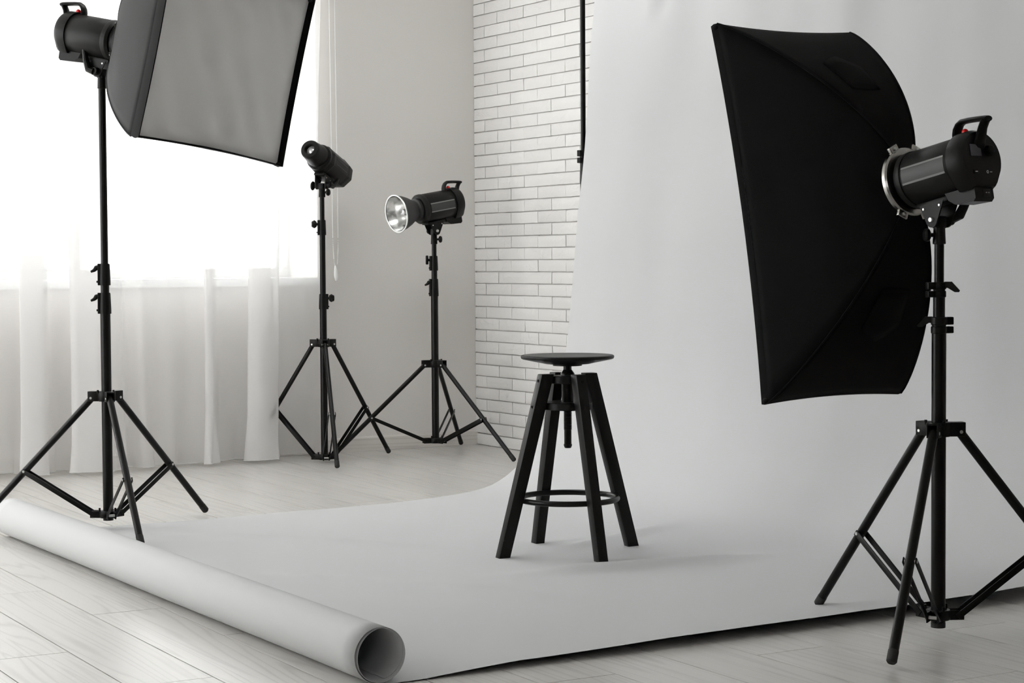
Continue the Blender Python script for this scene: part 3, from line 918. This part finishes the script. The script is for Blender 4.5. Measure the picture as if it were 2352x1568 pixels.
# ------------------------------------------------------------------ softboxes
def softbox(label, pos, th, ph, ro, W, H, zc, xf, xr, fab, bulge=1.0, lip=0.03, flap_sides=(), sag=0.035, seed=1, ringmat='chrome', collar=0.0):
    mw = axes(pos, th, ph, ro)
    sb = thing('softbox', label, 'softbox', mw, 'softboxes')
    rr = 0.062
    cs = [(W / 2, H / 2), (-W / 2, H / 2), (-W / 2, -H / 2), (W / 2, -H / 2)]     # (y, z)
    xs = xf - lip

    def ridge(i, t):
        y, z = cs[i]
        l = math.hypot(y, z)
        a = rr / l
        rho = a + (1 - a) * (1 - (1 - t) ** 1.12)
        x = xr + (xs - xr) * (t ** (1.0 + 0.5 * bulge))
        return Vector((x, y * rho, zc + z * rho))

    def panel(i, u, t, off=0.0):
        A, B = ridge(i, t), ridge((i + 1) % 4, t)
        p = A.lerp(B, u)
        k = 4 * u * (1 - u) * t * (1 - 0.0 * t)
        y, z = p.y, p.z - zc
        edge = (A.lerp(B, 0.5) - Vector((p.x, 0, zc)))
        L = max(1e-6, math.hypot(edge.y, edge.z))
        nrm = Vector((0, edge.y / L, edge.z / L))
        w = noise.noise(Vector((u * 3.0 + i * 7, t * 4.0, seed * 3.7))) * 0.007 * math.sin(math.pi * u) * math.sin(math.pi * min(1, t * 1.1))
        return p - nrm * (sag * k * (A - B).length * 0.6) + nrm * (w + off)
    N, K = 16, 26
    for i in range(4):
        g = [[panel(i, u / N, t / K) for t in range(K + 1)] for u in range(N + 1)]
        o = MB().grid(g).build('side_panel', fab, sb, sharp=60)
        so = o.modifiers.new('thickness', 'SOLIDIFY'); so.thickness = 0.0012; so.offset = -1
        if i in flap_sides:
            fl = []
            for a in range(9):
                u = 0.30 + 0.40 * a / 8
                row = []
                for b in range(6):
                    t0, t1 = 0.42, 0.66 - 0.05 * abs(a - 4) / 4
                    row.append(panel(i, u, t0 + (t1 - t0) * b / 5, 0.003 + 0.010 * math.sin(math.pi * a / 8) * (b / 5)))
                fl.append(row)
            f = MB().grid(fl).build('vent_flap', fab, o, sharp=60)
            m = f.modifiers.new('thickness', 'SOLIDIFY'); m.thickness = 0.0025
        # piping along the ridge
        MB().tube([ridge(i, t / K) for t in range(K + 1)], 0.0028, 6).build('seam', fab, sb)
    # front lip: a hem band round the frame, open to the front
    rim = MB()
    hem = []
    for i in range(4):
        for u in range(N):
            hem.append((i, u / N))
    outer0 = [panel(i, u, 1.0) for i, u in hem]
    rows = []
    for q, (dx, ins) in enumerate(((0.0, -0.0006), (lip * 0.5, -0.002), (lip, 0.0), (lip + 0.0012, 0.002), (lip, 0.004), (lip * 0.5, 0.0045), (0.001, 0.0045))):
        row = []
        for p in outer0:
            d = Vector((0, p.y, p.z - zc))
            L = d.length
            row.append(p + Vector((dx, 0, 0)) - d * (ins * 1.3 / L))
        rows.append(row)
    MB().grid([[rows[q][j] for q in (0, 1, 2)] for j in range(len(hem))], closed_u=True).build('front_hem', fab, sb, sharp=60)
    rim.grid([[rows[q][j] for q in range(2, len(rows))] for j in range(len(hem))], closed_u=True)
    rim.build('front_rim', 'fabric', sb, sharp=60)
    # corner pockets
    for i in range(4):
        y, z = cs[i]
        MB().sphere((xs + lip * 0.4, y * 0.985, zc + z * 0.985), 0.008, 10, 8, (1.5, 1, 1)).build('corner_pocket', fab, sb)
    # diffuser cloth, slightly slack
    g = []
    NN = 40
    for a in range(NN + 1):
        row = []
        for b in range(NN + 1):
            u, v = a / NN, b / NN
            # the cloth follows the sagging hem
            sy = 1 - sag * 4 * v * (1 - v) * 0.6 * 2.0 * (H / W if H > W else 1) * 0.9
            sz = 1 - sag * 4 * u * (1 - u) * 0.6 * 2.0 * (W / H if W > H else 1) * 0.9
            y = (u - 0.5) * (W - 0.012) * sy
            z = (v - 0.5) * (H - 0.012) * sz
            fold = 0.008 * math.sin((u * 1.1 + v * 0.55) * 26 + 2.2 * noise.noise(Vector((u * 2, v * 2, seed)))) * (0.25 + abs(noise.noise(Vector((u * 3 + 5, v * 3, seed * 2)))))
            big = 0.012 * noise.noise(Vector((u * 2.2, v * 2.2, seed + 9)))
            em = min(1, 14 * min(u, v, 1 - u, 1 - v))
            row.append(Vector((xs + lip * 0.25 + (fold + big) * em, y, zc + z)))
        g.append(row)
    MB().grid(g).build('diffuser', 'diffuser', sb, sharp=80)
    # speed ring at the back
    rg = MB().lathe([(0.060, -0.006), (0.080, -0.006), (0.084, -0.002), (0.085, 0.006), (0.081, 0.012), (0.060, 0.012), (0.058, 0.004), (0.060, -0.004)], (xr, 0, AX), (1, 0, 0), 48)
    for i in range(4):
        y, z = cs[i]
        a = math.atan2(z, y)
        rg.box((xr + 0.002, 0.0, 0.0), (0.012, 0.03, 0.03), T(0, 0, AX) @ T(0, 0.082 * math.cos(a), 0.082 * math.sin(a)) @ Matrix.Rotation(a, 4, 'X'), bev=0.003)
    if collar:
        MB().lathe([(0, -collar), (0.060, -collar), (0.063, -collar + 0.003), (0.063, 0.0), (0, 0.0)], (xr - 0.002, 0, AX), (1, 0, 0), 40).build('mount_collar', 'black', sb)
    ro_ = rg.build('speed_ring', ringmat, sb)
    for i in range(4):
        y, z = cs[i]
        a = math.atan2(z, y)
        MB().cyl((xr - 0.009, 0.088 * math.cos(a), AX + 0.088 * math.sin(a)), (xr - 0.003, 0.088 * math.cos(a), AX + 0.088 * math.sin(a)), 0.0045, n=12, bev=0.001).build('screw', 'steel', ro_)
    return sb


softbox('wide softbox with pale grey diffuser cloth and lit black sides, tilted downwards', POS['A'], R(-58.5), R(-11.3), R(-4.2), 0.80, 0.58, 0.10, 0.519, 0.088, 'fabric_lit', bulge=0.8, seed=3, sag=0.02, ringmat='black', collar=0.036)
softbox('tall black softbox seen from behind in front of the white paper', POS['D'], R(92.9), R(-10.65), R(-0.7), 0.4595, 0.968, 0.113, 0.456, 0.078, 'fabric', bulge=1.0, lip=0.025, flap_sides=(0, 2), seed=5, sag=0.035)


# ------------------------------------------------------------------ paper backdrop
PE0, PE1 = -1.90, -4.60                             # far and near edge of the sheet (y)
prof = [(-2.886, 0.0018), (-2.6, 0.0018), (-2.2, 0.002), (-1.8, 0.003), (-1.5, 0.006), (-1.3, 0.012), (-1.15, 0.021), (-1.06, 0.036), (-0.995, 0.061), (-0.926, 0.107),
        (-0.868, 0.17), (-0.819, 0.239), (-0.792, 0.284), (-0.735, 0.41), (-0.698, 0.549), (-0.68, 0.682), (-0.660, 0.864), (-0.640, 1.072), (-0.604, 1.353), (-0.566, 1.749), (-0.543, 1.93), (-0.51, 2.30), (-0.505, 2.50)]


def catmull(pts, step):
    out = []
    P = [pts[0]] + pts + [pts[-1]]
    for i in range(1, len(P) - 2):
        a, b, c, d = [Vector((*q, 0)) if len(q) == 2 else Vector(q) for q in P[i - 1:i + 3]]
        n = max(2, int((c - b).length / step))
        for k in range(n):
            t = k / n
            out.append(0.5 * ((2 * b) + (c - a) * t + (2 * a - 5 * b + 4 * c - d) * t * t + (3 * b - a - 3 * c + d) * t ** 3))
    out.append(Vector((*pts[-1], 0)) if len(pts[-1]) == 2 else Vector(pts[-1]))
    return out


pb = thing('paper_backdrop', 'wide white paper backdrop sweeping from the brick wall down over the floor', 'backdrop', T(-1.2, -3.25, 0))
cv = catmull(prof, 0.03)
NV = 110


def ridge_line(x, y, x0, y0, x1, y1, w, amp, fade=0.25):
    dx, dy = x1 - x0, y1 - y0
    L2 = dx * dx + dy * dy
    t = ((x - x0) * dx + (y - y0) * dy) / L2
    d = ((x - x0) * -dy + (y - y0) * dx) / math.sqrt(L2)
    e = max(0.0, min(1.0, min(t + fade, 1 + fade - t) / (2 * fade)))
    return amp * e * e * math.exp(-(d / w) ** 2)


g = []
for j in range(NV + 1):
    v = j / NV
    y = PE0 + (PE1 - PE0) * v
    row = []
    for i, p in enumerate(cv):
        a, b = cv[max(0, i - 1)], cv[min(len(cv) - 1, i + 1)]
        t = (b - a).normalized()
        n = Vector((-t.y, t.x))                     # normal of the sheet (up on the floor, towards the room on the wall)
        s = i / len(cv)
        x, z = p.x, p.y
        sm = max(0.0, min(1.0, (x + 1.6) / 0.5)) * max(0.0, min(1.0, (1.3 - z) / 1.2))
        x += 0.20 * v * sm * sm * (3 - 2 * sm)     # the near side of the sweep stands further back
        w = 0.0
        onfloor = max(0.0, min(1.0, (0.10 - z) / 0.08))
        near_roll = max(0.0, min(1.0, (x + 2.8) / 0.25))
        nz = noise.noise(Vector((x * 1.6, y * 1.6, 1.7))) * 0.5 + noise.noise(Vector((x * 4.2, y * 3.3, 4.2))) * 0.25
        if onfloor > 0:
            w += onfloor * near_roll * (0.005 + 0.009 * nz)
            w += ridge_line(x, y, -1.95, -3.55, -1.15, -3.72, 0.045, 0.020) * onfloor
            w += ridge_line(x, y, -1.6, -3.25, -1.0, -3.05, 0.04, 0.013) * onfloor
            w += ridge_line(x, y, -2.5, -2.2, -1.9, -2.9, 0.05, 0.014) * onfloor
            w += ridge_line(x, y, -2.6, -3.1, -2.0, -3.9, 0.06, 0.013) * onfloor
            # the near edge lifts off the boards
            w += onfloor * near_roll * 0.018 * max(0, min(1, (-4.25 - y) / 0.35)) ** 1.3 * (0.75 + 0.25 * math.sin(x * 3.1 + 0.6))
            w = max(w, 0.0004)
        hang = 1 - onfloor
        if hang > 0:
            q = noise.noise(Vector((y * 2.2, z * 0.55, 8.8)))
            w += hang * (0.020 * q + 0.008 * noise.noise(Vector((y * 6.0, z * 1.4, 2.2)))) * min(1, z / 0.5) * min(1.0, (y - PE0) / -0.25 + 0.15)
            # a sharp dimple near the top and soft vertical waves under the tube
            w += hang * 0.020 * max(0, (z - 1.35) / 0.6) * math.sin(y * 13.0 + 1.0) * (0.5 + 0.5 * noise.noise(Vector((y * 3, 0, 5))))
            w += hang * 0.032 * max(0, (z - 1.80) / 0.2) ** 0.7 * (math.exp(-((y + 2.30) / 0.05) ** 2) - 0.8 * math.exp(-((y + 2.38) / 0.045) ** 2))
            # the free edge curls back a little
            w -= hang * 0.006 * max(0, 1 - (PE0 - y) / 0.09) ** 2 * min(1, z / 0.4)
        row.append(Vector((x + n.x * w, y, z + n.y * w)))
    g.append(row)
sheet = MB().grid([[p - Vector((-1.2, -3.25, 0)) for p in r_] for r_ in g]).build('paper_sheet', 'paper', pb, sharp=0)
sheet.data.shade_smooth()
# the rest of the sheet, wound up on the floor
RX, RR_ = -2.886, 0.0615
sp = []
turns = 1.95
NS = 90
for k in range(NS + 1):
    t = k / NS * turns
    a = -math.pi / 2 - 2 * math.pi * t
    r = RR_ - 0.0016 * t
    if t > 0.95:
        u = (t - 0.95) / (turns - 0.95)
        leftness = max(0, -math.cos(a))
        r -= 0.0005 + 0.016 * u * leftness
    sp.append((RX + r * math.cos(a), RR_ + 0.0016 + r * math.sin(a)))
ys = [PE0 + (PE1 + 0.012 - PE0) * j / 40 for j in range(41)]
g = []
for j, y in enumerate(ys):
    wob = 0.0022 * noise.noise(Vector((y * 1.3, 3.0, 0)))
    row = []
    for k, (x, z) in enumerate(sp):
        inner = max(0, (k / NS * turns - 1.6)) * 0.05 * max(0, 1 - (y - PE1) / 0.3)
        row.append(Vector((x + wob + 1.2, y + 3.25 + inner, z)))
    g.append(row)
roll = MB().grid(g).build('paper_roll', 'paper', pb, sharp=0)
roll.data.shade_smooth()
m = roll.modifiers.new('thickness', 'SOLIDIFY'); m.thickness = 0.0009; m.offset = 0
roll['label'] = 'rolled-up free end of the paper lying on the floor'
MB().cyl((-0.505 + 0.045 + 1.2, -1.60 + 3.25, 2.50), (-0.505 + 0.045 + 1.2, -4.90 + 3.25, 2.50), 0.042, n=24).build('hanging_tube', 'paper', pb)


# ------------------------------------------------------------------ stool
SX, SY = -1.566, -3.277
stl = thing('swivel_stool', 'black wooden swivel stool with round seat and metal foot ring on the paper', 'stool', T(SX, SY, 0.003))
ZT = 0.613
MB().lathe([(0, ZT - 0.003), (0.06, ZT - 0.0028), (0.12, ZT - 0.0012), (0.139, ZT), (0.1425, ZT - 0.002), (0.1435, ZT - 0.006), (0.142, ZT - 0.0105), (0.137, ZT - 0.013), (0.075, ZT - 0.0255), (0.07, ZT - 0.027), (0, ZT - 0.027)], n=64).build('seat', 'stool', stl)
sc = MB()
sc.lathe([(0, ZT - 0.029), (0.045, ZT - 0.029), (0.045, ZT - 0.033), (0, ZT - 0.033)], n=28)
sc.lathe([(0.0125, ZT - 0.06), (0.0125, ZT - 0.033)], n=24)
sc.lathe([(0.0215, 0.548), (0.0215, 0.556), (0.0145, 0.566), (0.0125, 0.568)], n=28)
sc.build('seat_post', 'pole', stl)
# threaded screw
pr = [(0, 0.327), (0.0095, 0.327), (0.0115, 0.331), (0.0128, 0.334), (0.0128, 0.339), (0.0112, 0.340), (0.0112, 0.384)]
z = 0.384
while z < 0.46:
    pr += [(0.0114, z), (0.0131, z + 0.0009), (0.0131, z + 0.0018), (0.0114, z + 0.0027)]
    z += 0.0042
pr += [(0.0114, 0.462), (0.0185, 0.462), (0.0185, 0.53), (0, 0.53)]
MB().lathe(pr, n=24).build('screw_spindle', 'pole', stl)
MB().lathe([(0, 0.526), (0.053, 0.526), (0.0545, 0.528), (0.0545, 0.548), (0.053, 0.550), (0, 0.550)], n=48).build('upper_disc', 'stool', stl)
MB().lathe([(0, 0.446), (0.0745, 0.446), (0.0762, 0.448), (0.0762, 0.467), (0.0745, 0.469), (0, 0.469)], n=48).build('lower_disc', 'stool', stl)
for k in range(4):
    a = R(-6.5 + 90 * k)
    d = Vector((math.cos(a), math.sin(a), 0)); s = Vector((-math.sin(a), math.cos(a), 0))
    top, bot = d * 0.0735 + Vector((0, 0, 0.556)), d * 0.2225
    # rectangular leg with horizontal ends, chamfered
    hw, hd_ = 0.0165, 0.0205
    bm = bmesh.new()
    rings = []
    for c, w_, t_ in ((bot, 0.0155, 0.0185), (top, hw, hd_)):
        rings.append([bm.verts.new(c + s * (sx * w_) + d * (sz * t_)) for sx, sz in ((-1, -1), (1, -1), (1, 1), (-1, 1))])
    for i in range(4):
        bm.faces.new((rings[0][i], rings[0][(i + 1) % 4], rings[1][(i + 1) % 4], rings[1][i]))
    bm.faces.new(rings[0][::-1]); bm.faces.new(rings[1])
    bmesh.ops.bevel(bm, geom=bm.edges[:], offset=0.0022, segments=2, profile=0.5, affect='EDGES')
    leg = MB().bm(bm).build('leg', 'stool', stl)
    for zz in (0.536, 0.457):
        f = (0.556 - zz) / 0.556
        p = top.lerp(bot, f) + d * (hd_ + 0.0004)
        MB().lathe([(0.0032, 0.0), (0.0052, 0.0), (0.0052, 0.0012), (0.0032, 0.0012), (0.0030, -0.004), (0, -0.004)], p, d, 14).build('bolt_hole', 'pole', leg)
MB().tube([(0.151 * math.cos(2 * math.pi * i / 64), 0.151 * math.sin(2 * math.pi * i / 64), 0.172) for i in range(64)], 0.0088, 12, closed=True).build('foot_ring', 'pole', stl)

# ------------------------------------------------------------------ sheer curtain
ctrl = [(-3.02, -0.17), (-2.80, -0.22), (-2.62, -0.15), (-2.50, -0.21), (-2.33, -0.16), (-2.235, -0.205), (-2.35, -0.235), (-2.24, -0.25), (-2.17, -0.17), (-1.975, -0.235), (-2.00, -0.27), (-2.135, -0.285), (-2.12, -0.31),
        (-1.93, -0.30), (-1.865, -0.20), (-1.80, -0.25), (-1.735, -0.205), (-1.66, -0.20), (-1.57, -0.175), (-1.475, -0.215), (-1.53, -0.25), (-1.505, -0.27), (-1.43, -0.17), (-1.30, -0.155),
        (-1.215, -0.19), (-1.245, -0.225), (-1.335, -0.235), (-1.30, -0.265), (-1.20, -0.255), (-1.185, -0.20), (-1.15, -0.10), (-1.07, -0.085), (-0.97, -0.10), (-0.875, -0.075)]
path = catmull(ctrl, 0.012)
NZ = 70
g = []
for i, p in enumerate(path):
    row = []
    for k in range(NZ + 1):
        f = k / NZ
        z = 0.006 + 2.62 * (f ** 1.25)
        w1 = noise.noise(Vector((p.x * 2.3, 0.7, z * 0.45)))
        w2 = noise.noise(Vector((p.x * 7.0, 3.1, z * 0.9)))
        low = max(0, 1 - z / 0.22)
        bx = 0.030 * w1 * (1 + 0.6 * z) + 0.010 * w2 + low * 0.018 * math.sin(p.x * 37 + p.y * 60)
        by = 0.018 * w2 + low * 0.012 * math.sin(p.x * 23 + 1.0)
        sp_ = 1.0 - 0.10 * (z / 2.6)
        x = -1.9 + (p.x + 1.9) * (1.0 + 0.012 * (1 - z)) + bx
        y = min(-0.022, -0.19 + (p.y + 0.19) * sp_ + by)
        row.append(Vector((x, y, z + low * 0.010 * (1 + noise.noise(Vector((p.x * 6, 9.0, 0)))))))
    g.append(row)
cur = thing('sheer_curtain', 'white see-through curtain hanging in folds before the bright window', 'curtain', T(-1.9, -0.2, 0))
MB().grid([[q - Vector((-1.9, -0.2, 0)) for q in r_] for r_ in g]).build('sheer_cloth', 'sheer', cur, sharp=0).data.shade_smooth()
MB().tube([r_[0] - Vector((-1.9, -0.2, 0)) for r_ in g], 0.0022, 5).build('hem', 'sheer', cur, sharp=0)

# ------------------------------------------------------------------ blind chain
ch = thing('blind_chain', 'white bead chain loop of a blind with oval pull, hanging on the wall', 'blind chain', T(-0.785, -0.03, 0.80))
beads = MB()


def strand(pts):
    P_ = catmull(pts, 0.0052)
    for q in P_:
        beads.sphere(q, 0.0025, 6, 4)


strand([(-0.018, 0.0, 1.62), (-0.014, 0.0, 1.1), (-0.011, 0.0, 0.6), (-0.008, 0.0, 0.22), (-0.004, 0.0, 0.12), (0.001, 0.0, 0.085)])
strand([(0.012, 0.0, 1.62), (0.014, 0.0, 1.1), (0.017, 0.0, 0.6), (0.019, 0.0, 0.22), (0.017, 0.0, 0.14), (0.013, 0.0, 0.095)])
tag(beads.build('bead_chain', 'bead', ch), kind='stuff')
MB().lathe([(0, 0), (0.006, 0.006), (0.0095, 0.022), (0.0095, 0.040), (0.007, 0.060), (0.004, 0.074), (0, 0.078)], (0.008, 0, 0.012), (-0.06, 0, 1), 16).build('pull_weight', 'bead', ch)
MB().box((-0.003, 0.012, 1.64), (0.05, 0.034, 0.05), bev=0.006).build('chain_housing', 'upvc', ch)
